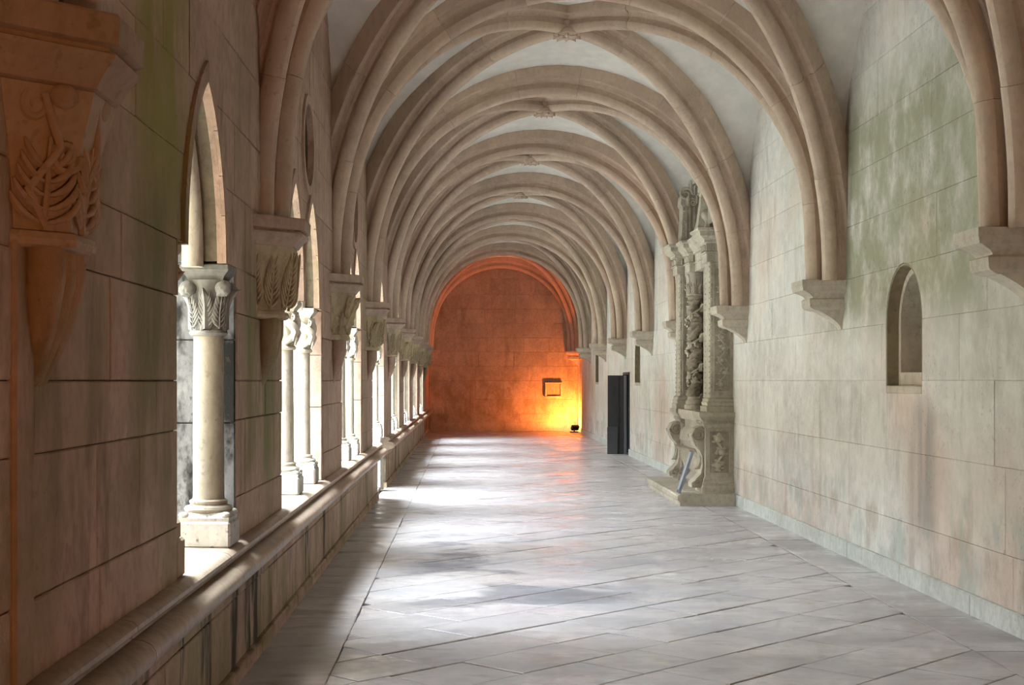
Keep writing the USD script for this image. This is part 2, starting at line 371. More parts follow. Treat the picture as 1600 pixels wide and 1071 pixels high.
far_left = []
def lay(rows, y0, y1, lens, hole, xback, xface, mat, parent, cut_far, far, jit=.003, gap=.004, rr=None, bev=.005):
    rr = rr or R
    for (za, zb) in rows:
        y = y0 - rr.uniform(0, lens[1])
        while y < y1:
            L = rr.uniform(*lens); a, b = max(y, y0), min(y + L, y1); y += L
            if b - a < .08: continue
            p = sg.box(a + gap / 2, za + gap / 2, b - gap / 2, zb - gap / 2)
            if hole is not None and p.intersects(hole): p = p.difference(hole)
            for g in getattr(p, 'geoms', [p]):
                if g.is_empty or g.area < .004: continue
                g = g.simplify(.002)
                if a > cut_far: far.append(slab_yz(g, xback, xface + rr.uniform(-jit, jit) * .5)); continue
                obj('stone_block', block_yz(g, xback, xface + rr.uniform(-jit, jit), bev), mat, parent)
CUTL = 15.0
rows_lo = list(zip(courses[:-1], courses[1:])); rows_up = list(zip(zc_up[:-1], zc_up[1:]))
lay(rows_lo, 3.3, YEND, (.7, 1.25), HOLES, XL - .03, XL, 'left', wl, CUTL, far_left)
lay(rows_up, 3.3, YEND, (.45, 1.0), HOLES, XL - .03, XL, 'left', wl, CUTL, far_left)
tag(obj('far_stone_block', cat([m for m in far_left if m is not None]), 'left', wl), kind='stuff')
# near blocked half of the arcade: plain strip standing a little proud
obj('pilaster_strip', bbox(XL - .02, XL + .014, .855 * B, .893 * B, SILL, 2.0), 'left', wl)
# arch rings of the small arches
for k, c, l in lancets:
    if k > 5: continue
    ring = lancet((k + c) * B, .475 + .075, .81 + .10).difference(l.buffer(.001))
    ring = ring.intersection(sg.box(0, LSPR + .0, 99, 9))
    yc = (k + c) * B; n = 8
    for i in range(n):
        a0, a1 = math.pi * i / n, math.pi * (i + 1) / n
        wedge = sg.Polygon([(yc, LSPR + .05)] + [(yc + 3 * math.cos(a), LSPR + .05 + 3 * math.sin(a)) for a in (a0 + .004, (a0 + a1) / 2, a1 - .004)])
        q = ring.intersection(wedge if 0 < i < n - 1 else unary_union([wedge, sg.box(yc - 1 if i else yc, LSPR, yc if i else yc + 1, LSPR + .06)]))
        s = slab_yz(q, XL - .03, XL + .016)
        if s is not None: obj('arch_stone', s, 'left', wl)
# sky-side order of each small arch: a roll along the intrados, half way through the wall
for k, c, l in lancets:
    pts = np.array(lancet((k + c) * B, .475 - .015, .81 - .03, n=14).exterior.coords)[:-1]
    pts = np.vstack([[pts[0, 0], LSPR - .02], pts, [pts[-1, 0], LSPR - .02]])
    obj('arch_roll', tube(np.column_stack([np.full(len(pts), XL - .15), pts]), .055, 8, up=(1, 0, 0)), 'column', wl, 50)
    obj('arch_roll', tube(np.column_stack([np.full(len(pts), XL - .33), pts]), .055, 8, up=(1, 0, 0)), 'column', wl, 50)
for k, o in oculi:
    if k < 6:
        a = np.linspace(0, 2 * np.pi, 29)[:-1]; y, z = (k + OCU[0]) * B, OCU[1]
        ring = o.buffer(.07).difference(o)
        obj('round_frame', slab_yz(ring, XL - .03, XL + .02), 'left', wl)
# outer buttresses behind the piers
for k in range(0, 10):
    ya, yb = (k + .69) * B, (k + 1.08) * B
    for i in range(8):
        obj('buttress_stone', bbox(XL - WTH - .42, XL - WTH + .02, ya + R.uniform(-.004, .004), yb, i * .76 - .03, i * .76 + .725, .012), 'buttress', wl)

# jamb stones facing the openings
for k in range(1, 5):
    zz = SILL
    for i, hh in enumerate((.62, .44, .37)):
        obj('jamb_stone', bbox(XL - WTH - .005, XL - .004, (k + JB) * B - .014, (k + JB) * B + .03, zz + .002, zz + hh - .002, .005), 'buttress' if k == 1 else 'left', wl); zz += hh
# parapet coping
prof = [(-.02, .548), (.0, .552), (.05, .562), (.06, .572), (.10, .582), (.125, .60), (.135, .625), (.132, .648), (.115, .67), (.085, .684), (.048, .688), (.044, .700), (.056, .706), (.069, .718), (.068, .735), (.05, .75), (.02, .757), (-.02, .757), (-WTH - .05, .765), (-WTH - .05, .548)]
tr = thing('trim_1', kind='structure')
y = 3.2
farsill = []
while y < YEND:
    L = R.uniform(1.3, 2.0); a, b = y, min(y + L, YEND); y += L
    for (p, q) in ([(a, b)] if b <= 4.33 * B or a >= 4.75 * B else [(a, min(b, 4.33 * B)), (max(a, 4.75 * B), b)]):
        if q - p < .05: continue
        m = slab_xz(sg.Polygon([(XL + u, z) for u, z in prof]), p + .003, q - .003)
        if p < 30: obj('coping_stone', m, 'sill', tr, 40)
        else: farsill.append(m)
tag(obj('far_coping_stone', cat(farsill), 'sill', tr), kind='stuff')
# low skirting along the parapet
bl = thing('baseboard_left', kind='structure'); y = 3.2
while y < YEND:
    L = R.uniform(1.1, 1.9); a, b = y, min(y + L, YEND); y += L
    if a < 4.75 * B and b > 4.33 * B: 
        if a < 4.33 * B: obj('skirting_stone', bbox(XL - .03, XL + .022, a, 4.33 * B, -.03, .082, .008), 'left', bl)
        if b > 4.75 * B: obj('skirting_stone', bbox(XL - .03, XL + .022, 4.75 * B, b, -.03, .082, .008), 'left', bl)
        continue
    obj('skirting_stone', bbox(XL - .03, XL + .022, a + .002, b - .002, -.03, .082, .008), 'left', bl)
# step in the gap of the parapet
obj('doorway_step', bbox(XL - WTH - .2, XL - .05, 4.33 * B + .03, 4.66 * B, -.10, .06, .012), 'plinth', wl)

# ------------------------------------------------------------------ right wall
YN = [2.52, 6.47, 8.5]
def niche_poly(k, grow=0.0, z0=1.50):
    y = k * B; w = .465 + grow; zs = 2.07
    return sg.Polygon([(y - w, z0 - grow), (y + w, z0 - grow), (y + w, zs)] + [(y + w * math.cos(a), zs + w * math.sin(a)) for a in np.linspace(0, math.pi, 17)[1:-1]] + [(y - w, zs)])
D1 = sg.box(6.78 * B, -.05, 7.05 * B, 1.78)
D2 = sg.box(9.63 * B, -.05, 9.9 * B, 2.25)
NH = unary_union([niche_poly(k) for k in YN] + [D1, D2])
wr = thing('wall_right', kind='structure')
obj('mortar_core', slab_yz(sg.box(-2 * B, -.05, YEND + .4, ZTOP).difference(NH.buffer(.004, join_style=2)), XR + .010, XR + .5), 'mortar_light', wr)
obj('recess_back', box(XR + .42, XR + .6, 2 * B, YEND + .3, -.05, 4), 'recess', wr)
zr = [.14, .48, 1.04, 1.60, 2.07, 2.52, 2.99, 3.45, 3.84, 4.3, 4.8, 5.4, 6.0]
far_right = []
lay(list(zip(zr[:-1], zr[1:])), 6.4, YEND, (1.0, 1.9), NH, XR + .03, XR, 'right', wr, 27.0, far_right, jit=.0012, gap=.0025, bev=.003)
tag(obj('far_stone_block', cat([m for m in far_right if m is not None]), 'right', wr), kind='stuff')
br = thing('baseboard_right', kind='structure'); y = 6.3; HB = [unary_union([D1, D2])]
while y < YEND:
    L = R.uniform(.9, 1.7); a, b = y, min(y + L, YEND); y += L
    for d in ((6.78 * B, 7.05 * B), (9.63 * B, 9.9 * B)):
        if a < d[1] and b > d[0]:
            if a < d[0]: b = d[0]
            else: a = min(d[1], b)
    if b - a > .05: obj('skirting_stone', bbox(XR - .03, XR + .03, a + .002, b - .002, -.03, .142, .01), 'skirt', br)
# niches
for k, lab in zip(YN, ('empty round-headed niche in the right wall, nearest the camera', 'narrow dark niche just before the grey door', 'distant narrow niche in the right wall near the orange glow')):
    t = thing('wall_niche', lab, 'niche')
    inner = niche_poly(k, -.075, 1.50 + .09); outer = niche_poly(k, -.004)
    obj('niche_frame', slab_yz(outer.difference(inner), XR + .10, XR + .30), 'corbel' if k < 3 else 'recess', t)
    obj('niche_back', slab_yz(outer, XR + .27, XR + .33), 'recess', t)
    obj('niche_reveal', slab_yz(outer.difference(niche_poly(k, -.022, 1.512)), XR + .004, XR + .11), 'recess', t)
    obj('niche_sill', bbox(XR - .004, XR + .28, k * B - .455, k * B + .455, 1.492, 1.56, .008), 'corbel', t)

# ------------------------------------------------------------------ end wall
we = thing('wall_end', kind='structure')
obj('mortar_core', box(XL - .5, XR + .5, YEND + .012, YEND + .5, -.05, ZTOP), 'mortar_light', we)
ze = [0, .30, .56, 1.02, 1.60, 2.05, 2.5, 2.95, 3.4, 3.85, 4.3, 4.8, 5.4, 6.0]
for i, (za, zb) in enumerate(zip(ze[:-1], ze[1:])):
    x = XL - R.uniform(0, .8)
    while x < XR:
        L = R.uniform(.7, 1.3); a, b = max(x, XL), min(x + L, XR); x += L
        if b - a < .06: continue
        m = bbox(a + .003, b - .003, YEND + R.uniform(-.005, .005), YEND + .05, za + .003, zb - .003, .007); obj('stone_block', m, 'end', we)
pl = thing('wall_plaque', 'small square framed stone plaque on the orange end wall', 'plaque', (2.69, YEND, 1.31))
for a in ((-.27, .27, .19, .24), (-.27, .27, -.24, -.19), (-.27, -.21, -.19, .19), (.21, .27, -.19, .19)):
    obj('frame', bbox(a[0], a[1], -.07, .01, a[2], a[3], .012), 'corbel', pl)
obj('panel', bbox(-.22, .22, -.025, .01, -.2, .2, .004), 'end', pl)

# wall behind the camera
wn = thing('wall_near', kind='structure')
obj('wall_face', box(XL - .5, XR + .5, -2 * B - .4, -2 * B, -.05, ZTOP), 'end', wn)

# ------------------------------------------------------------------ floor: slabs laid at 45 degrees, straight border strips
fl = thing('floor', kind='structure')
obj('bedding', box(XL - .5, XR + .3, -2 * B, YEND + .2, -.25, -.020), 'joint', fl)
def slab(poly, zt, b=.006):
    ins = poly.buffer(-b, join_style=2)
    c = np.array(poly.exterior.coords)[:-1]
    if ins.is_empty or ins.geom_type != 'Polygon': return hull([(*q, -.03) for q in c] + [(*q, zt) for q in c])
    d = np.array(ins.exterior.coords)[:-1]
    return hull([(*q, -.04) for q in c] + [(*q, zt - b * .7) for q in c] + [(*q, zt) for q in d])
XB0, XB1 = -.752, 3.0
region = sg.box(XB0, -8.5, XB1, YEND)
RF = random.Random(5); far_slabs = []
def place(poly, near):
    if poly.is_empty or poly.area < .012 or poly.geom_type != 'Polygon': return
    q = poly.buffer(-RF.choice((.001, .0015, .002, .004, .006)), join_style=2)
    if q.is_empty or q.geom_type != 'Polygon': return
    m = slab(q, RF.uniform(-.004, .002))
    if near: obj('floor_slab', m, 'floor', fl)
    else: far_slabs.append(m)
c45 = math.sqrt(.5); sp = .475
q0 = -5.03 * H * c45
for i in range(-75, 30):
    q = q0 + i * sp
    p = -9 - RF.uniform(0, .9)
    while p < 36:
        L = RF.uniform(.5, 1.05)
        quad = [(p, q), (p + L, q), (p + L, q + sp), (p, q + sp)]; p += L
        P = sg.Polygon([((a + b) * c45, (a - b) * c45) for a, b in quad])
        if not P.intersects(region): continue
        P = P.intersection(region); cy = P.centroid.y
        place(P, 6.6 < cy < 15.2)
for x0, x1 in ((XL - .02, XB0), (XB1, XR + .01)):
    y = -8.5
    while y < YEND:
        L = RF.uniform(.8, 1.5); place(sg.box(x0, y, x1, min(y + L, YEND)), 6.3 < y < 17); y += L
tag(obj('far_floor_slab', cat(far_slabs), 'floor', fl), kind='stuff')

# ------------------------------------------------------------------ vault
ce = thing('ceiling', kind='structure')
XW, AW = (XL + XR) / 2, (XR - XL) / 2
def web(k):
    n = 28; a = np.linspace(-np.pi / 2, np.pi / 2, n + 1); A, C = np.meshgrid(a, a, indexing='ij')
    u, v = np.sin(A), np.sin(C)
    z = 3.11 + 2.34 * np.maximum(np.cos(A), np.cos(C)) + .16 * (1 - u ** 2) * (1 - v ** 2)
    lo = np.stack([XW + (AW + .03) * u, (YP(k) + YP(k + 1)) / 2 + (YP(k + 1) - YP(k)) / 2 * v, z], -1).reshape(-1, 3); hi = lo + [0, 0, .14]
    N = (n + 1) ** 2; f = []
    for i in range(n):
        for j in range(n):
            a_, b_, c_, d_ = i * (n + 1) + j, (i + 1) * (n + 1) + j, (i + 1) * (n + 1) + j + 1, i * (n + 1) + j + 1
            t = [(a_, c_, b_), (a_, d_, c_)] if (i < n / 2) == (j < n / 2) else [(a_, d_, b_), (b_, d_, c_)]
            f += t + [(N + x, N + z_, N + y_) for x, y_, z_ in t]
    return TM(np.vstack([lo, hi]), f)
for k in range(-2, 10): obj('vault_web', web(k), 'plaster', ce, 35)
obj('roof_slab', box(XL - .6, XR + .6, -2 * B - .4, YEND + .5, 5.95, 6.2), 'mortar', ce)

def section(half):
    h = np.asarray(half, float); return np.vstack([h, h[::-1][:] * [-1, 1]])
SEC_T = section([(.0, .0), (.035, .006), (.062, .026), (.078, .058), (.079, .088), (.066, .110), (.050, .135), (.048, .160), (.080, .172), (.084, .195), (.098, .215), (.150, .225), (.156, .245), (.156, .43)])
SEC_D = section([(.0, .0), (.032, .006), (.056, .024), (.070, .054), (.070, .082), (.058, .100), (.046, .118), (.044, .138), (.074, .148), (.078, .168), (.092, .184), (.128, .194), (.134, .215), (.134, .38)])
SEC_D[:, 0] *= .98
def swept(sec, path, lat, gap=.003, lens=.85, name='voussoir', parent=None, mat='rib', rr=R, bulk=None):
    """path: (n,3) intrados points in a vertical plane; lat: horizontal unit vector across; cuts it into voussoirs"""
    p = np.asarray(path, float); d = np.linalg.norm(np.diff(p, axis=0), axis=1); s = np.concatenate([[0], np.cumsum(d)])
    t = np.gradient(p, s, axis=0); t /= np.linalg.norm(t, axis=1, keepdims=True)
    lat = np.asarray(lat, float); out = np.cross(t, lat)
    if out[len(out) // 2, 2] < 0: out = -out
    def ring(x):
        o = np.array([np.interp(x, s, out[:, i]) for i in range(3)]); o /= np.linalg.norm(o)
        c = np.array([np.interp(x, s, p[:, i]) for i in range(3)])
        return c + sec[:, :1] * lat + sec[:, 1:] * o
    n = max(1, round(s[-1] / lens)); cuts = [s[-1] * i / n for i in range(n + 1)]
    cuts = [c + (rr.uniform(-.13, .13) if 0 < i < n else 0) for i, c in enumerate(cuts)]
    for a, b in zip(cuts[:-1], cuts[1:]):
        k = max(2, int((b - a) / .11) + 1); jit = rr.uniform(-.0025, .0025)
        m = loft([ring(x) for x in np.linspace(a + gap / 2, b - gap / 2, k)])
        m.apply_translation(lat * jit)
        if bulk is not None: bulk.append(m)
        else: obj(name, m, mat, parent, 32)
def trans_path(zl, zr_):
    th = np.linspace(np.pi, 0, 57)
    arc = np.stack([XC + RIN * np.cos(th), np.zeros(57), ZC + RIN * np.sin(th)], -1)
    p = np.vstack([[XC - RIN, 0, zl], [XC - RIN, 0, (zl + ZC) / 2], arc, [XC + RIN, 0, (zr_ + ZC) / 2], [XC + RIN, 0, zr_]])
    q = np.clip(1 - (p[:, 2] - zl) / 1.3, 0, 1) ** 2
    p[:, 0] += np.where(p[:, 0] < XC, -.06, .03) * q
    return p
for k in list(range(0, 11)):
    t = thing('transverse_arch', parent=ce)
    pth = trans_path(ZAB_L - .01, ZAB_R - .01) + [0, YP(k), 0]
    bulk = [] if (k >= 7 and k < 10) or k == 0 else None
    swept(SEC_T, pth, (0, 1, 0), parent=t, bulk=bulk)
    if bulk: tag(obj('voussoir_ring', cat(bulk), 'rib', t, 32), kind='stuff')
XB = XC + .04
def diag_path(x0, y0, z0, xb, yb):
    th = np.linspace(0, np.pi / 2, 36); zc = z0 + .12; c = np.cos(th) ** .94
    arc = np.stack([xb + (x0 - xb) * c, yb + (y0 - yb) * c, zc + (5.335 - zc) * np.sin(th)], -1)
    return np.vstack([[x0, y0, z0], arc])
for k in range(0, 10):
    yb = (YP(k) + YP(k + 1)) / 2
    for (x0, z0) in ((XL + .05, ZAB_L - .01), (XR - .20, ZAB_R - .01)):
        for yk, s in ((YP(k), 1), (YP(k + 1), -1)):
            t = thing('diagonal_rib', parent=ce)
            y0 = yk + s * .205
            if k == 9 and s < 0: y0 = YEND - .25
            d = np.array([XB - x0, yb - y0, 0]); d /= np.linalg.norm(d); lat = np.array([-d[1], d[0], 0])
            bulk = [] if k >= 7 or k == 0 else None
            pth = diag_path(x0, y0, z0, XB, yb)
            swept(SEC_D, pth, lat, parent=t, bulk=bulk)
            if bulk: tag(obj('voussoir_ring', cat(bulk), 'rib', t, 32), kind='stuff')
    bo = thing('vault_boss', parent=ce)
    obj('keystone', lathe([(.0, 5.315), (.135, 5.315), (.15, 5.335), (.145, 5.38), (.11, 5.40), (.095, 5.46), (.095, 5.66)], 24, (XB, yb, 0)), 'rib', bo, 40)
    if 1 < k < 7:
        pet = []
        for i in range(8 if k % 2 else 10):
            a = i * 2 * math.pi / (8 if k % 2 else 10)
            l = leaf(.135, .10, .006, .010, 3, ns=9, nt=5)
            l = frame(l, (XB + .015 * math.cos(a), yb + .015 * math.sin(a), 5.318), (-math.sin(a), math.cos(a), 0), (0, 0, -1), (math.cos(a), math.sin(a), 0)); pet.append(l)
        pet.append(ball((XB, yb, 5.30), (.04, .04, .025)))
        obj('carved_rosette', cat(pet), 'rib', bo)

# ------------------------------------------------------------------ wall responds on the left: capital, abacus, tapering shafts
def half_oct(d, z, yc, ch=1.05, fw=.15):
    d = d * 1.076; f = fw * (.35 + .65 * d / .269); w = f + ch * d
    return np.array([(XL - .05, yc - w, z), (XL, yc - w, z), (XL + d, yc - f, z), (XL + d, yc + f, z), (XL, yc + w, z), (XL - .05, yc + w, z)])
ordin = {1: 'dim brown wall capital at the left edge of the picture', 2: 'wall capital with upright palm fronds, beside the nearest pointed opening', 3: 'wall capital with two broad curling leaves, second beyond the nearest pointed opening',
         4: 'mossy wall capital on the arcade just before the gap in the parapet', 5: 'wall capital on the arcade just beyond the gap in the parapet', 6: 'fifth wall capital beyond the nearest pointed opening',
         7: 'small distant wall capital, third from the far end of the arcade', 8: 'small distant wall capital, second from the far end of the arcade', 9: 'darkest and farthest wall capital of the arcade, next to the orange end wall'}
for k in range(1, 10):
    yc = (k - .09) * B; rr = random.Random(40 + k)
    t = thing('wall_capital', ordin[k], 'capital')
    fa, zt = (1.6, 2.61) if k == 1 else (1.3, 2.555)
    ab = loft([half_oct(d, zt + (z - 2.555) * fa, yc) for z, d in ((2.425, .165), (2.43, .185), (2.442, .195), (2.46, .212), (2.478, .236), (2.486, .240), (2.488, .222), (2.498, .222), (2.502, .248), (2.55, .250), (2.555, .246))])
    obj('abacus', ab, 'abacus', t)
    cm = 'abacus' if k == 1 else 'carved'
    obj('bell', loft([half_oct(d, z, yc) for z, d in ((2.0, .108), (2.06, .112), (2.16, .122), (2.26, .142), (2.34, .165), (2.40, .178))]), cm, t)
    obj('necking', loft([half_oct(d, z, yc) for z, d in ((1.965, .112), (1.972, .126), (1.99, .132), (2.008, .126), (2.014, .11))]), cm, t)
    # relief on the three faces
    def face(m, side, z0):
        f, w = .15 * .65, .15 * .65 + 1.05 * .12
        if side == 0: o, n, a = (XL + .112, yc, z0), np.array([1, 0, 0.]), np.array([0, 1, 0.])
        else:
            p0, p1 = np.array([XL + .118, yc + side * f, 0]), np.array([XL, yc + side * w, 0])
            a = (p1 - p0) / np.linalg.norm(p1 - p0); n = np.array([a[1], -a[0], 0]) * (1 if side > 0 else -1); o = (*((p0 + p1) / 2)[:2], z0)
            if side < 0: a = -a
        up = np.array([n[0] * .115, n[1] * .115, 1.0]); up /= np.linalg.norm(up)
        return frame(m, o, a, n, up)
    for side in (-1, 0, 1):
        if k == 3:
            l1 = cat([frame(leaf(.30, .17, .03, .014, 4), (dx, 0, .07), (math.cos(r), 0, math.sin(r)), (0, 1, 0), (-math.sin(r), 0, math.cos(r))) for dx, r in ((-.05, .45), (.05, -.45))])
            st = tube([(0, .02, 0), (0, .03, .1), (0, .035, .2)], [.022, .02, .012], 7)
            m = cat([l1, st])
        elif k == 1:
            v1 = volute(.055, .014, 0, 1); v1.apply_translation([-.05, .012, .33]); v2 = volute(.05, .014, 0, -1); v2.apply_translation([.05, .012, .20])
            m = cat([palmette(.26, .22, 5, .014), v1, v2, tube([(.0, .01, .0), (-.06, .018, .1), (.03, .02, .22), (-.03, .02, .36)], .014, 6), ball((.03, .02, .36), (.045, .025, .035), 2)])
        else:
            fr = [(-.115, -.10), (0, 0), (.115, .10)] if side else [(-.03, 0)]
            m = cat([frame(palmette(.36, .125 if side else .17, 8 if k == 2 else 6, .0115), (dx, 0, 0), (math.cos(r), 0, -math.sin(r)), (0, 1, 0), (math.sin(r), 0, math.cos(r))) for dx, r in fr])
            if k > 3 and k % 2 == 0: m = cat([m, leaf(.30, .15, .05, .014, 4)])
        obj('carved_leaf', face(m, side, 2.02), cm, t, 50)
    for i, dy in enumerate((-.105, 0, .105)):
        pts = [(XL + .050, yc + dy, 1.975), (XL + .050, yc + dy, 1.88), (XL + .028, yc + dy * .72, 1.75), (XL - .008, yc + dy * .35, 1.60), (XL - .02, yc + dy * .2, 1.56)]
        obj('tapering_shaft', tube(pts, [.058, .058, .048, .022, .006], 12, up=(1, 0, 0)), 'left', t, 40)

# ------------------------------------------------------------------ corbels on the right
corb = {2: 'pinkish console corbel at the right edge of the picture', 3: 'console corbel between the round-headed niche and the carved portal', 4: 'pale console corbel against the near side of the carved portal', 5: 'console corbel half hidden behind the far side of the carved portal',
        6: 'console corbel just before the grey door on the right wall', 7: 'grey console corbel just above and beyond the grey door', 8: 'distant console corbel above the far narrow niche', 9: 'farthest grey console corbel on the right wall, beside the orange corner'}
def corbel(k, x_wall, sx, yc, lab, mat='corbel', sc=1.0, ztop=ZAB_R):
    t = thing('corbel', lab, 'corbel')
    def rect(z, d, hw): return np.array([(x_wall + sx * .03, yc - hw, z), (x_wall - sx * d, yc - hw, z), (x_wall - sx * d, yc + hw, z), (x_wall + sx * .03, yc + hw, z)])
    z = ztop
    obj('abacus', loft([rect(z + a, d * sc, hw * sc) for a, d, hw in ((-.165, .285, .145), (-.15, .29, .15), (-.13, .31, .16), (-.112, .345, .185), (-.100, .372, .20), (-.096, .388, .21), (-.06, .395, .216), (-.05, .40, .22), (0, .40, .22))]), mat, t, 20)
    obj('band', loft([rect(z + a, d * sc, hw * sc) for a, d, hw in ((-.275, .25, .125), (-.262, .285, .145), (-.25, .305, .155), (-.235, .315, .16), (-.175, .32, .162), (-.162, .30, .15))]), mat, t, 20)
    cs = []
    for q in np.linspace(0, 1, 9):
        d = .245 * (1 - math.sin(q * math.pi / 2)) ** .95 + .012; cs.append(rect(z - .26 - .19 * q, d * sc, (.125 - .04 * q) * sc))
    obj('console', loft(cs[::-1]), mat, t, 20)
for k in range(2, 10): corbel(k, XR, 1, (k - .05) * B, corb[k])
corbel(10, XR, 1, YEND - .235, 'orange-lit corbel in the right corner of the end wall')
corbel(11, XL, -1, YEND - .215, 'orange-lit corbel in the left corner of the end wall', sc=.9, ztop=ZAB_L)

# ------------------------------------------------------------------ arcade columns
XCOL = XL - .145
def col_capital(style, t, mat):
    zt = LSPR
    obj('abacus', cat([bbox(-.125, .125, -.125, .125, zt - .035, zt, .006), loft([np.array([(-a, -a, z), (a, -a, z), (a, a, z), (-a, a, z)]) for z, a in ((zt - .085, .085), (zt - .06, .098), (zt - .038, .118), (zt - .034, .12))])]), mat, t)
    zb = zt - .335
    bell = [(.080, zb), (.080, zb + .03), (.078, zb + .10), (.085, zb + .17), (.105, zb + .235), (.118, zb + .255)]
    obj('bell', lathe(bell, 28), mat, t, 40)
    obj('astragal', lathe([(.078, zb - .028), (.092, zb - .024), (.098, zb - .012), (.092, zb), (.078, zb + .004)], 28), mat, t, 40)
    if style == 0:
        for i in range(8):
            a = i * math.pi / 4; c, s_ = math.cos(a), math.sin(a)
            l = cat([leaf(.21, .10, .03, .006, 5), palmette(.20, .095, 6, .0075)]) if i % 2 == 0 else palmette(.19, .085, 6, .008)
            l.vertices[:, 1] += .5 * np.maximum(l.vertices[:, 2] - .10, 0) ** 1.2 + (.012 if i % 2 == 0 else .016) - .35 * np.abs(l.vertices[:, 0]) ** 1.1
            obj('carved_leaf', frame(l, (.074 * c, .074 * s_, zb + .008), (-s_, c, 0), (c, s_, 0), (0, 0, 1)), mat, t, 50)
        for i in range(4):
            a = i * math.pi / 2 + math.pi / 4; c = np.array([.128 * math.cos(a), .128 * math.sin(a), zt - .125])
            bb = ball(c, .042, 3); bb.vertices += (meshkit.noise(bb.vertices * 60 + 9)[:, None] - .5) * .012; obj('corner_ball', bb, mat, t, True)
    else:
        rr = random.Random(style)
        for i in range(4):
            a = i * math.pi / 2 + .3
            fig = []
            # entwined beast: an S-shaped body with a head at the corner
            q = np.linspace(0, 1, 16); ang = a + 1.25 * np.sin(q * 2.6 * math.pi / 2) * .55; rad = .085 + .035 * np.sin(q * math.pi)
            pts = np.stack([rad * np.cos(ang), rad * np.sin(ang), zb + .02 + .215 * q], -1)
            fig.append(tube(pts, .012 + .017 * np.sin(q * math.pi) + .004, 8))
            h = pts[-1] * [1.12, 1.12, 1]; fig.append(ball(h, (.03, .03, .026), 2)); fig.append(ball(h * [1.12, 1.12, 1] - [0, 0, .01], (.015, .015, .012), 1))
            l2 = pts[5]; fig.append(tube([l2, l2 * [1.15, 1.15, 1] + [0, 0, -.04], l2 * [1.02, 1.02, 1] + [0, 0, -.085]], [.014, .012, .008], 6))
            l3 = pts[9]; fig.append(tube([l3, l3 * [1.2, 1.2, 1] + [.01, 0, -.05], l3 * [1.05, 1.05, 1] + [0, .01, -.11]], [.015, .012, .009], 6))
            obj('carved_figure', cat(fig), mat, t, 60)
            v = volute(.032, .010, math.pi / 2, 1 if i % 2 else -1); a2 = i * math.pi / 2 + math.pi / 4
            obj('corner_scroll', frame(v, (.118 * math.cos(a2), .118 * math.sin(a2), zt - .12), (math.cos(a2), math.sin(a2), 0), (-math.sin(a2), math.cos(a2), 0), (0, 0, 1)), mat, t, 60)
def column(name, lab, y, style, z0=SILL, x=XCOL, group=None):
    t = thing(name, lab, 'column', (x, y, 0), group=group)
    zb = LSPR - .335 - .026
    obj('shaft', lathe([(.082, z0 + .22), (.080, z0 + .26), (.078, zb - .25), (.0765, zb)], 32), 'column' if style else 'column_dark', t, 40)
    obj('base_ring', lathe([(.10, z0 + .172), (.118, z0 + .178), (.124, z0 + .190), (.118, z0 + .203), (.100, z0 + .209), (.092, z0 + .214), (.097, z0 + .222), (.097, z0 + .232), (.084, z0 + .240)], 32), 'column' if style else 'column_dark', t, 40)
    pl_ = cat([bbox(-.135, .135, -.145, .145, z0, z0 + .135, .012), loft([np.array([(-a, -a * 1.06, z), (a, -a * 1.06, z), (a, a * 1.06, z), (-a, a * 1.06, z)]) for z, a in ((z0 + .13, .125), (z0 + .15, .128), (z0 + .165, .112), (z0 + .176, .10))])]
              + [ball((sx * .105, sy * .11, z0 + .165), (.028, .028, .018), 1) for sx in (-1, 1) for sy in (-1, 1)])
    obj('plinth', pl_, 'plinth', t, 30)
    col_capital(style, t, 'capital' if style == 0 else 'column')
    return t
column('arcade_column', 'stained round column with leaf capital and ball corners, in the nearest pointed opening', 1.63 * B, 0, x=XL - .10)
nth = {2: 'second', 3: 'third', 4: 'fourth', 5: 'fifth', 6: 'sixth', 7: 'seventh', 8: 'eighth', 9: 'ninth'}
for k in range(2, 9):
    if k == 4: continue
    for c, w, st in ((CA, 'nearer', 2), (CB, 'farther', 3)):
        what = {2: 'white column with twisted beast capital', 3: 'white slender column'}.get(k, 'distant slender column')
        column('arcade_column', f'{what}, {w} of the two in the {nth[k]} opening from the camera', (k + c) * B, st)
gapcol = column('arcade_column', 'white slender column beside the gap in the parapet, on a tall block', 4.60 * B, 3, z0=SILL + .02)
obj('pedestal', bbox(-.12, .12, -.16, .16, .06, SILL + .02, .012), 'plinth', gapcol)
# capital of the near column built into the blocked wall
t = thing('wall_bracket', 'broken stub of a capital sticking out of the near jamb of the pointed opening', 'bracket', (XCOL, (1 + CA) * B - .03, 0))
col_capital(0, t, 'abacus')
tag(obj('jamb_stub', cat([bbox(XL - .25, XL + .004, 1.345 * B - .02, 1.345 * B + .15, SILL, SILL + .17, .012), bbox(XL - .25, XL - .002, 1.345 * B - .02, 1.345 * B + .09, SILL + .165, SILL + .25, .012)]), 'left'), 'chipped stone stub at the foot of the near jamb of the pointed opening', 'stone')

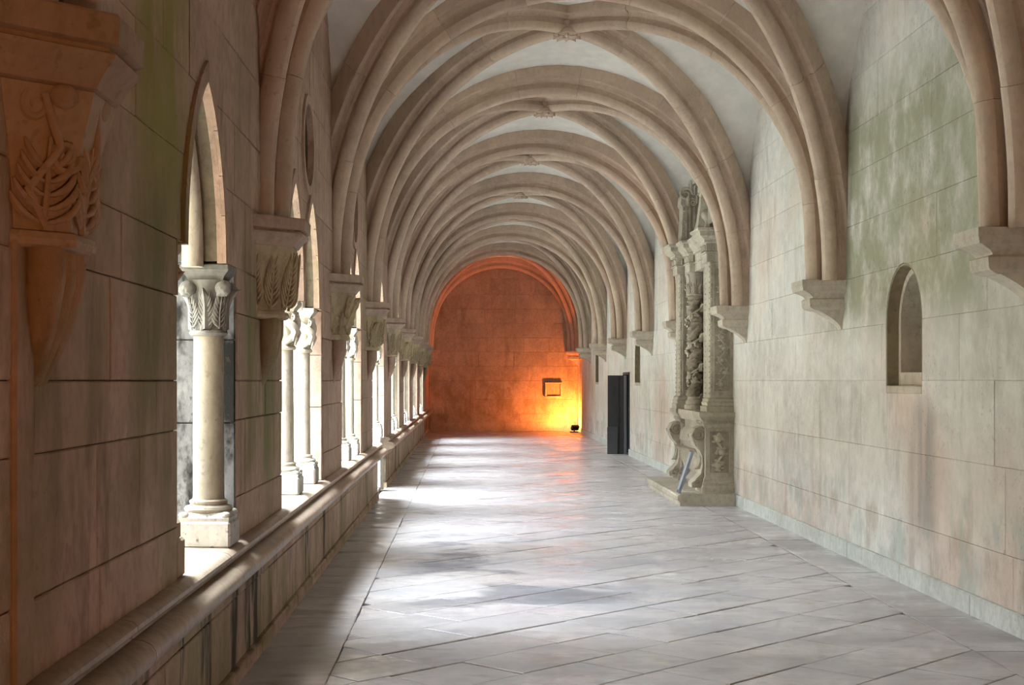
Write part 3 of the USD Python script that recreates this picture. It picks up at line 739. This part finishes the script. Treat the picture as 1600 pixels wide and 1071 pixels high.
# ------------------------------------------------------------------ carved portal on the right wall
PX = lambda d: XR - d
tp = thing('portal_platform', 'low moulded stone step under the carved portal', 'platform')
ys = [17.96, 18.42, 19.35, 20.3, 21.2]
pprof = [(.036, -.03), (.745, -.03), (.745, .045), (.760, .06), (.774, .085), (.774, .118), (.762, .138), (.745, .144), (.036, .144)]
for a, b in zip(ys[:-1], ys[1:]):
    m = slab_xz(sg.Polygon([(PX(d), z) for d, z in pprof]), a + .003, b - .003); obj('step_stone', m, 'portal', tp, 30)
po = thing('carved_portal', 'ornate carved stone portal with twisted column and scrolled pedestals on the right wall', 'portal')
def pbox(d0, d1, y0, y1, z0, z1, b=.01): return bbox(PX(d1), PX(d0), y0, y1, z0, z1, b)
def moulding(dmax, y0, y1, levels):
    """(z, outset) rings around a block standing on the wall"""
    return loft([np.array([(PX(-.02), y0 - o, z), (PX(dmax + o), y0 - o, z), (PX(dmax + o), y1 + o, z), (PX(-.02), y1 + o, z)]) for z, o in levels])
Z0, ZP = .144, 1.19
def pedestal(y0, y1, d, mat):
    p = thing('pedestal', parent=po)
    obj('base', moulding(d, y0, y1, ((Z0, .05), (Z0 + .07, .05), (Z0 + .09, .035), (Z0 + .12, .038), (Z0 + .14, .02), (Z0 + .17, .02), (Z0 + .2, 0))), mat, p)
    obj('die', pbox(-.02, d, y0, y1, Z0 + .19, ZP - .2, .008), mat, p)
    obj('cornice', moulding(d, y0, y1, ((ZP - .21, 0), (ZP - .2, .015), (ZP - .17, .02), (ZP - .15, .035), (ZP - .11, .04), (ZP - .09, .06), (ZP - .06, .085), (ZP - .05, .09), (ZP, .09))), mat, p)
    for i in range(int(d / .045)):
        pass
    dent = [pbox(.03 + i * .045, .055 + i * .045, y0 - .055, y0, ZP - .145, ZP - .115, .003) for i in range(int(d / .045))] + [pbox(d, d + .055, y0 + .02 + i * .045, y0 + .045 + i * .045, ZP - .145, ZP - .115, .003) for i in range(int((y1 - y0) / .045))]
    tag(obj('dentil_row', cat(dent), mat, p), kind='stuff')
    w = d * .52
    fr = [pbox(.12 * d + a, .12 * d + b, y0 - .012, y0 + .01, z0, z1, .003) for a, b, z0, z1 in ((0, .02, .40, .94), (d * .72, d * .72 + .02, .40, .94), (0, d * .72 + .02, .38, .40), (0, d * .72 + .02, .94, .96))]
    obj('panel_frame', cat(fr), mat, p)
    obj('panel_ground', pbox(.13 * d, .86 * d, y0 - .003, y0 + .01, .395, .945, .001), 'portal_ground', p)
    r = rinceau(w, .50, .030, 3); obj('panel_carving', frame(r, (PX(.50 * d), y0 + .002, .42), (-1, 0, 0), (0, -1, 0), (0, 0, 1)), mat, p, 50)
    # scrolled console on the front: S outline in (d, z)
    S = [(d, Z0 + .06), (d + .16, Z0 + .06), (d + .165, Z0 + .12), (d + .11, Z0 + .17), (d + .045, Z0 + .24), (d + .02, Z0 + .36), (d + .025, Z0 + .46), (d + .06, Z0 + .54), (d + .115, Z0 + .60), (d + .15, Z0 + .68), (d + .155, Z0 + .76), (d + .12, Z0 + .83), (d + .05, Z0 + .86), (d, Z0 + .86)]
    m = slab_xz(sg.Polygon([(PX(a), z) for a, z in S]).buffer(.012).buffer(-.012), y0 + .07, y1 - .07); obj('scroll_console', m, mat, p, 35)
    for yy in (y0 + .065, y1 - .065):
        v = volute(.085, .016, math.pi, 1); v.apply_translation([PX(d + .075), yy, Z0 + .75]); obj('scroll', v, mat, p, 60)
        v = volute(.05, .013, 0, 1); v.apply_translation([PX(d + .09), yy, Z0 + .12]); obj('scroll', v, mat, p, 60)
    l = leaf(.34, .2, .05, .015, 5); obj('carved_leaf', frame(l, (PX(d + .02), (y0 + y1) / 2, Z0 + .62), (0, 1, 0), (-1, 0, 0), (0, 0, -1)), mat, p, 50)
NY, FY = (18.27, 18.72), (20.52, 20.97)
pedestal(*NY, .37, 'portal'); pedestal(*FY, .34, 'portal_dark')
# altar-like base between the pedestals, bulging towards the floor with a leafy foot
rings = []
for z, d, hw in ((Z0, .30, .55), (Z0 + .08, .36, .6), (Z0 + .14, .30, .62), (Z0 + .24, .24, .66), (Z0 + .45, .30, .74), (Z0 + .62, .42, .82), (Z0 + .74, .40, .86), (Z0 + .80, .33, .88), (ZP - .1, .33, .90)):
    yc = (NY[1] + FY[0]) / 2; rings.append(np.array([(PX(-.02), yc - hw, z), (PX(d * .7), yc - hw, z), (PX(d), yc - hw * .7, z), (PX(d * 1.02), yc, z), (PX(d), yc + hw * .7, z), (PX(d * .7), yc + hw, z), (PX(-.02), yc + hw, z)]))
obj('carved_base', loft(rings), 'portal_dark', po, 35)
for i in range(7):
    yy = NY[1] + .15 + i * (FY[0] - NY[1] - .3) / 6
    l = leaf(.36, .26, .06, .02, 5); obj('shell_leaf', frame(l, (PX(.26), yy, Z0 + .20), (0, 1, 0), (-1, 0, 0), (-.28, 0, .96)), 'portal', po, 50)
obj('base_shelf', moulding(.40, NY[1] - .02, FY[0] + .02, ((ZP - .14, -.06), (ZP - .1, -.03), (ZP - .05, 0), (ZP - .001, .0))), 'portal', po)
ZE = 3.15
def pilaster(y0, y1, d, mat):
    p = thing('pilaster', parent=po)
    obj('base', moulding(d, y0, y1, ((ZP, .055), (ZP + .07, .055), (ZP + .085, .035), (ZP + .12, .045), (ZP + .14, .03), (ZP + .17, .03), (ZP + .19, .005))), mat, p)
    obj('shaft', pbox(-.02, d, y0, y1, ZP + .18, ZE, .008), mat, p)
    bs = []
    for i in range(27):
        z = ZP + .24 + i * .069
        bs += [ball((PX(d - .02), y0 - .002, z), .011, 1), ball((PX(d + .002), y0 + .03, z), .011, 1), ball((PX(d + .002), y1 - .03, z), .011, 1)]
    tag(obj('bead_row', cat(bs), mat, p), kind='stuff')
    obj('edge_fillet', cat([pbox(d - .055, d - .042, y0 - .012, y0 + .01, ZP + .2, ZE - .02, .003), pbox(.03, .043, y0 - .012, y0 + .01, ZP + .2, ZE - .02, .003), pbox(.055, d - .067, y0 - .008, y0 + .01, ZP + .26, ZP + .275, .002)]), mat, p)
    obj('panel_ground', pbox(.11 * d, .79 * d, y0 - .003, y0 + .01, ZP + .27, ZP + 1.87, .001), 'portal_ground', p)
    r = rinceau(d * .62, 1.55, .022, 10); obj('panel_carving', frame(r, (PX(d * .45), y0 + .002, ZP + .29), (-1, 0, 0), (0, -1, 0), (0, 0, 1)), mat, p, 50)
pilaster(18.32, 18.70, .30, 'portal'); pilaster(20.55, 20.93, .36, 'portal')
pilaster(20.36, 20.54, .16, 'portal_dark')
obj('niche_wall', pbox(-.02, .015, 18.7, 20.55, ZP, ZE, .003), 'portal_dark', po)
obj('niche_jamb', pbox(.0, .24, 18.705, 19.2, ZP, ZE, .006), 'portal_dark', po)
# twisted column
YT, DT = 20.22, .19
tw = thing('twisted_column', parent=po)
zs = np.linspace(ZP + .17, ZE - .33, 120); nph = 30; rings = []
for z in zs:
    ph = 2 * np.pi * (z - ZP) / .42; e = .028; a = np.arange(nph) * 2 * np.pi / nph
    rad = .088 * (1 + .12 * np.cos(2 * (a - ph * .9)))
    p = np.stack([PX(DT) + e * math.cos(ph) + rad * np.cos(a), YT + e * math.sin(ph) + rad * np.sin(a), np.full(nph, z)], -1)
    nn = (meshkit.fbm(p * 30, 3, 4) - .5)[:, None] * .085; dirs = np.stack([np.cos(a), np.sin(a), 0 * a], -1); rings.append(p + dirs * nn)
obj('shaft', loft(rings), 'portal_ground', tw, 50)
vine, gr = [], []
q = np.linspace(0, 1, 110); z = zs[0] + (zs[-1] - zs[0]) * q; ph = 2 * np.pi * (z - ZP) / .42 + 2.6
vine.append(tube(np.stack([PX(DT) + .11 * np.cos(ph), YT + .11 * np.sin(ph), z], -1), .013, 6))
RG = random.Random(3)
for i in range(0, 110, 4):
    c = np.array([PX(DT) + .108 * math.cos(ph[i] + .9), YT + .108 * math.sin(ph[i] + .9), z[i]])
    if i % 8 == 0:
        gr += [ball(c + np.array([RG.uniform(-.03, .03), RG.uniform(-.03, .03), RG.uniform(-.04, .04)]), .019, 1) for _ in range(8)]
    else:
        a = ph[i] + .9; l = leaf(.13, .11, .06, .012, 3, ns=9, nt=7); gr.append(frame(l, c, (-math.sin(a), math.cos(a), 0), (math.cos(a), math.sin(a), 0), (0, 0, 1)))
obj('vine', cat(vine), 'portal', tw, 60); obj('leaves_and_grapes', cat(gr), 'portal', tw, 50)
obj('base', lathe([(.15, ZP), (.15, ZP + .06), (.13, ZP + .07), (.135, ZP + .10), (.12, ZP + .13), (.105, ZP + .14), (.10, ZP + .18)], 28, (PX(DT), YT, 0)), 'portal', tw, 40)
obj('capital', lathe([(.095, ZE - .34), (.115, ZE - .33), (.115, ZE - .31), (.10, ZE - .30), (.10, ZE - .2), (.125, ZE - .08), (.14, ZE - .03), (.14, ZE)], 28, (PX(DT), YT, 0)), 'portal_dark', tw, 40)
for r_, zz, n, hh in ((.098, ZE - .30, 8, .14), (.10, ZE - .19, 8, .17)):
    for i in range(n):
        a = i * 2 * math.pi / n + (zz * 9); l = leaf(hh, .085, .045, .010, 4, ns=11, nt=7)
        obj('carved_leaf', frame(l, (PX(DT) + r_ * math.cos(a), YT + r_ * math.sin(a), zz), (-math.sin(a), math.cos(a), 0), (math.cos(a), math.sin(a), 0), (0, 0, 1)), 'portal_dark', tw, 50)
# entablature
ent = thing('entablature', parent=po)
lev = ((ZE, .0), (ZE + .11, .0), (ZE + .115, .02), (ZE + .13, .02), (ZE + .14, .005), (ZE + .24, .01), (ZE + .25, .035), (ZE + .28, .04), (ZE + .31, .075), (ZE + .33, .10), (ZE + .345, .105), (ZE + .385, .11), (ZE + .40, .135), (ZE + .43, .14))
obj('middle_run', moulding(.22, 18.6, 20.6, lev), 'portal', ent)
obj('break_forward', moulding(.34, 18.32, 18.70, lev), 'portal', ent); obj('break_forward', moulding(.40, 20.52, 20.95, lev), 'portal', ent)
obj('break_forward', moulding(.30, 20.0, 20.44, lev), 'portal', ent)
for y0, y1, d in ((18.32, 18.70, .34), (20.0, 20.44, .30), (20.52, 20.95, .40)):
    for i in range(int(d / .07)):
        l = leaf(.085, .055, .03, .008, 3, ns=9, nt=5); obj('frieze_leaf', frame(l, (PX(.05 + i * .07), y0 - .008, ZE + .145), (-1, 0, 0), (0, -1, 0), (0, 0, 1)), 'portal', ent)
    for i in range(int((y1 - y0) / .09)):
        l = leaf(.085, .06, .03, .008, 3, ns=9, nt=5); obj('frieze_leaf', frame(l, (PX(d + .008), y0 + .05 + i * .09, ZE + .145), (0, 1, 0), (-1, 0, 0), (0, 0, 1)), 'portal', ent)
# attic: tapering side pier with volute, ball and broken scroll pediment
ZA = ZE + .43
at = thing('attic', parent=po)
obj('side_pier', loft([np.array([(PX(-.02), 20.55, z), (PX(d), 20.55, z), (PX(d), 20.9, z), (PX(-.02), 20.9, z)]) for z, d in ((ZA, .36), (ZA + .06, .36), (ZA + .08, .33), (ZA + .55, .31), (ZA + .6, .34), (ZA + .72, .33), (ZA + .86, .22), (ZA + .93, .08))]), 'portal_dark', at)
obj('edge_fillet', cat([pbox(d, d + .014, 20.538, 20.56, ZA + .1, ZA + .56, .003) for d in (.08, .14, .2, .255)]), 'portal', at)
tag(obj('bead_row', cat([ball((PX(.29), 20.545, ZA + .12 + i * .075), .013, 1) for i in range(7)]), 'portal', at), kind='stuff')
v = volute(.10, .024, 0, 1); v.apply_translation([PX(.27), 20.545, ZA + .74]); obj('scroll', v, 'portal', at, 60)
v = volute(.055, .016, 2, -1); v.apply_translation([PX(.16), 20.545, ZA + .62]); obj('scroll', v, 'portal', at, 60)
for dd, zz in ((.14, .78), (.2, .86), (.1, .66), (.24, .62)):
    l = leaf(.15, .10, .05, .010, 4, ns=9, nt=7); obj('carved_leaf', frame(l, (PX(dd), 20.545, ZA + zz - .05), (-1, 0, 0), (0, -1, 0), (0, 0, 1)), 'portal', at, 50)
ped = sg.LineString([(20.5, ZA + .05), (20.2, ZA + .12), (19.95, ZA + .26), (19.75, ZA + .48), (19.66, ZA + .66)]).buffer(.075)
obj('scroll_pediment', slab_yz(ped, PX(.20), PX(-.02)), 'portal', at, 40)
v = volute(.1, .03, 0, 1); obj('scroll', frame(v, (PX(.2), 19.66, ZA + .66), (0, 1, 0), (1, 0, 0), (0, 0, 1)), 'portal', at, 60)
obj('ball_finial', cat([ball((PX(.16), 19.35, ZA + .30), .085, 2), lathe([(.06, ZA), (.07, ZA + .05), (.035, ZA + .1), (.03, ZA + .2), (.05, ZA + .23)], 16, (PX(.16), 19.35, 0))]), 'corbel', at, 50)
obj('attic_wall', pbox(-.02, .08, 18.4, 20.55, ZA, ZA + .62, .01), 'portal_dark', at)
near_pier = loft([np.array([(PX(-.02), 18.34, z), (PX(d), 18.34, z), (PX(d), 18.69, z), (PX(-.02), 18.69, z)]) for z, d in ((ZA, .30), (ZA + .06, .30), (ZA + .08, .27), (ZA + .55, .25), (ZA + .6, .28), (ZA + .8, .14))])
obj('side_pier', near_pier, 'portal_dark', at)

# leaning information panel on the step
ip = thing('information_panel', 'thin blue-grey metal panel leaning on the step before the carved portal', 'panel')
a0, a1 = np.array([PX(.735), 0, Z0 + .005]), np.array([PX(.56), 0, .68])
dv = (a1 - a0) / np.linalg.norm(a1 - a0); nv = np.array([-dv[2], 0, dv[0]])
L = np.linalg.norm(a1 - a0)
pb = bbox(-.014, .014, .02, .13, .04, L, .004); obj('plate', frame(pb, a0 + [0, 18.12, 0], nv, (0, 1, 0), dv), 'panel', ip)
for yy in (18.10, 18.23):
    obj('upright', frame(bbox(-.018, .018, 0, .035, 0, L + .01, .004), a0 + [0, yy, 0], nv, (0, 1, 0), dv), 'panel', ip)

# ------------------------------------------------------------------ grey door in the right wall, dark door at the end
d1 = thing('door_1', kind='structure')
obj('door_frame', cat([bbox(XR - .02, XR + .3, 6.78 * B - .002, 6.78 * B + .04, 0, 1.78, .006), bbox(XR - .02, XR + .3, 7.05 * B - .05, 7.05 * B + .002, 0, 1.78, .006), bbox(XR - .02, XR + .3, 6.78 * B, 7.05 * B, 1.73, 1.78, .006)]), 'door', d1)
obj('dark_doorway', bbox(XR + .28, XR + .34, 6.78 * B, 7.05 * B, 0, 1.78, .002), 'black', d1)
dl = thing('door_leaf', 'dark grey metal door leaf standing open into the gallery', 'door')
yd = 6.86 * B
obj('leaf', bbox(3.02, 3.27, yd, yd + .05, .012, 1.71, .006), 'door', dl)
obj('kick_plate', bbox(3.005, 3.235, yd - .03, yd, .012, .60, .006), 'door_light', dl)
obj('side_panel', bbox(3.272, 3.37, yd + .02, yd + .06, .012, 1.71, .006), 'door_light', dl)
obj('hinge_post', bbox(3.372, 3.43, yd + .02, yd + .08, .012, 1.71, .006), 'panel', dl)
d2 = thing('door_2', kind='structure')
obj('door_leaf', bbox(XR + .16, XR + .22, 9.63 * B, 9.9 * B, 0, 2.25, .004), 'wood', d2)
obj('door_board', bbox(XR + .14, XR + .165, 9.66 * B, 9.76 * B, .05, 2.2, .004), 'wood', d2); obj('door_board', bbox(XR + .14, XR + .165, 9.77 * B, 9.87 * B, .05, 2.2, .004), 'wood', d2)

# ------------------------------------------------------------------ floor lamps
def lamp(lab, loc, aim):
    t = thing('floor_lamp', lab, 'lamp'); d = np.asarray(aim, float); d /= np.linalg.norm(d)
    s = np.cross(d, (0, 0, 1)); s /= np.linalg.norm(s); u = np.cross(s, d); c = np.asarray(loc, float)
    obj('housing', frame(bbox(-.12, .12, -.14, -.035, -.075, .075, .012), c, s, d, u), 'black', t)
    obj('lamp_glass', frame(bbox(-.10, .10, -.036, -.030, -.055, .055, .002), c, s, d, u), 'glow', t)
    obj('stand', cat([bbox(c[0] - .13, c[0] + .13, c[1] - .12, c[1] + .06, 0.0, .025, .006), bbox(c[0] - .02, c[0] + .02, c[1] - .12, c[1] - .08, .02, c[2] - .05, .004)]), 'black', t)
lamp('small black floor lamp throwing orange light on the end wall', LAMP, (-.5, 1.2, 1.0))
lamp('black floor lamp behind the viewpoint', LAMP2, (-.15, 2.2, 1.5))

# ------------------------------------------------------------------ courtyard outside the arcade: ground and the three other wings of the cloister
def wing(axis, at, sgn, a0, a1):
    t = thing('courtyard_wing', kind='structure')
    def bx(u0, u1, v0, v1, z0, z1): return box(u0, u1, min(at, at + sgn * 0) + min(v0 * sgn, v1 * sgn), at + max(v0 * sgn, v1 * sgn), z0, z1) if axis == 'y' else box(at + min(v0 * sgn, v1 * sgn), at + max(v0 * sgn, v1 * sgn), u0, u1, z0, z1)
    obj('facade', bx(a0, a1, 0, 4, -.2, 10.5), 'end', t)
    obj('cornice', bx(a0, a1, -.3, 0, 10.2, 10.6), 'end', t); obj('string_course', bx(a0, a1, -.15, 0, 5.6, 5.85), 'end', t)
    obj('roof', bx(a0, a1, -.4, 4.4, 10.6, 10.85), 'mortar', t)
    n = int((a1 - a0) / B)
    for i in range(n):
        u = a0 + (i + .5) * (a1 - a0) / n
        obj('buttress', bx(u - 2.2 - .4, u - 2.2 + .4, -.6, 0, -.2, 9.5), 'end', t)
        obj('dark_opening', bx(u - 1.1, u + 1.1, -.02, .0, .8, 3.2), 'recess', t); obj('dark_opening', bx(u - .9, u + .9, -.02, .0, 6.5, 8.6), 'recess', t)
# unseen block added outside the first bays to shade the nearest buttress
an = thing('fountain_house', kind='structure')
obj('wall', box(-7.5, XL - WTH - .02, 1.2, 5.45, -.2, 7.0), 'end', an); obj('roof', box(-7.8, XL - WTH - .02, 1.0, 5.65, 7.0, 7.2), 'mortar', an)
obj('plinth', box(-7.6, XL - WTH - .02, 1.1, 5.55, -.2, .5), 'end', an)
wing('x', -30.0, -1, -14, 50); wing('y', YEND + .7, 1, -30, XL - WTH - .7); wing('y', -2 * B - 1.0, -1, -30, XL - WTH - .7)
g = obj('courtyard_ground', box(-60, XL - WTH, -30, 80, -.4, -.12), 'gravel'); tag(g, kind='structure')
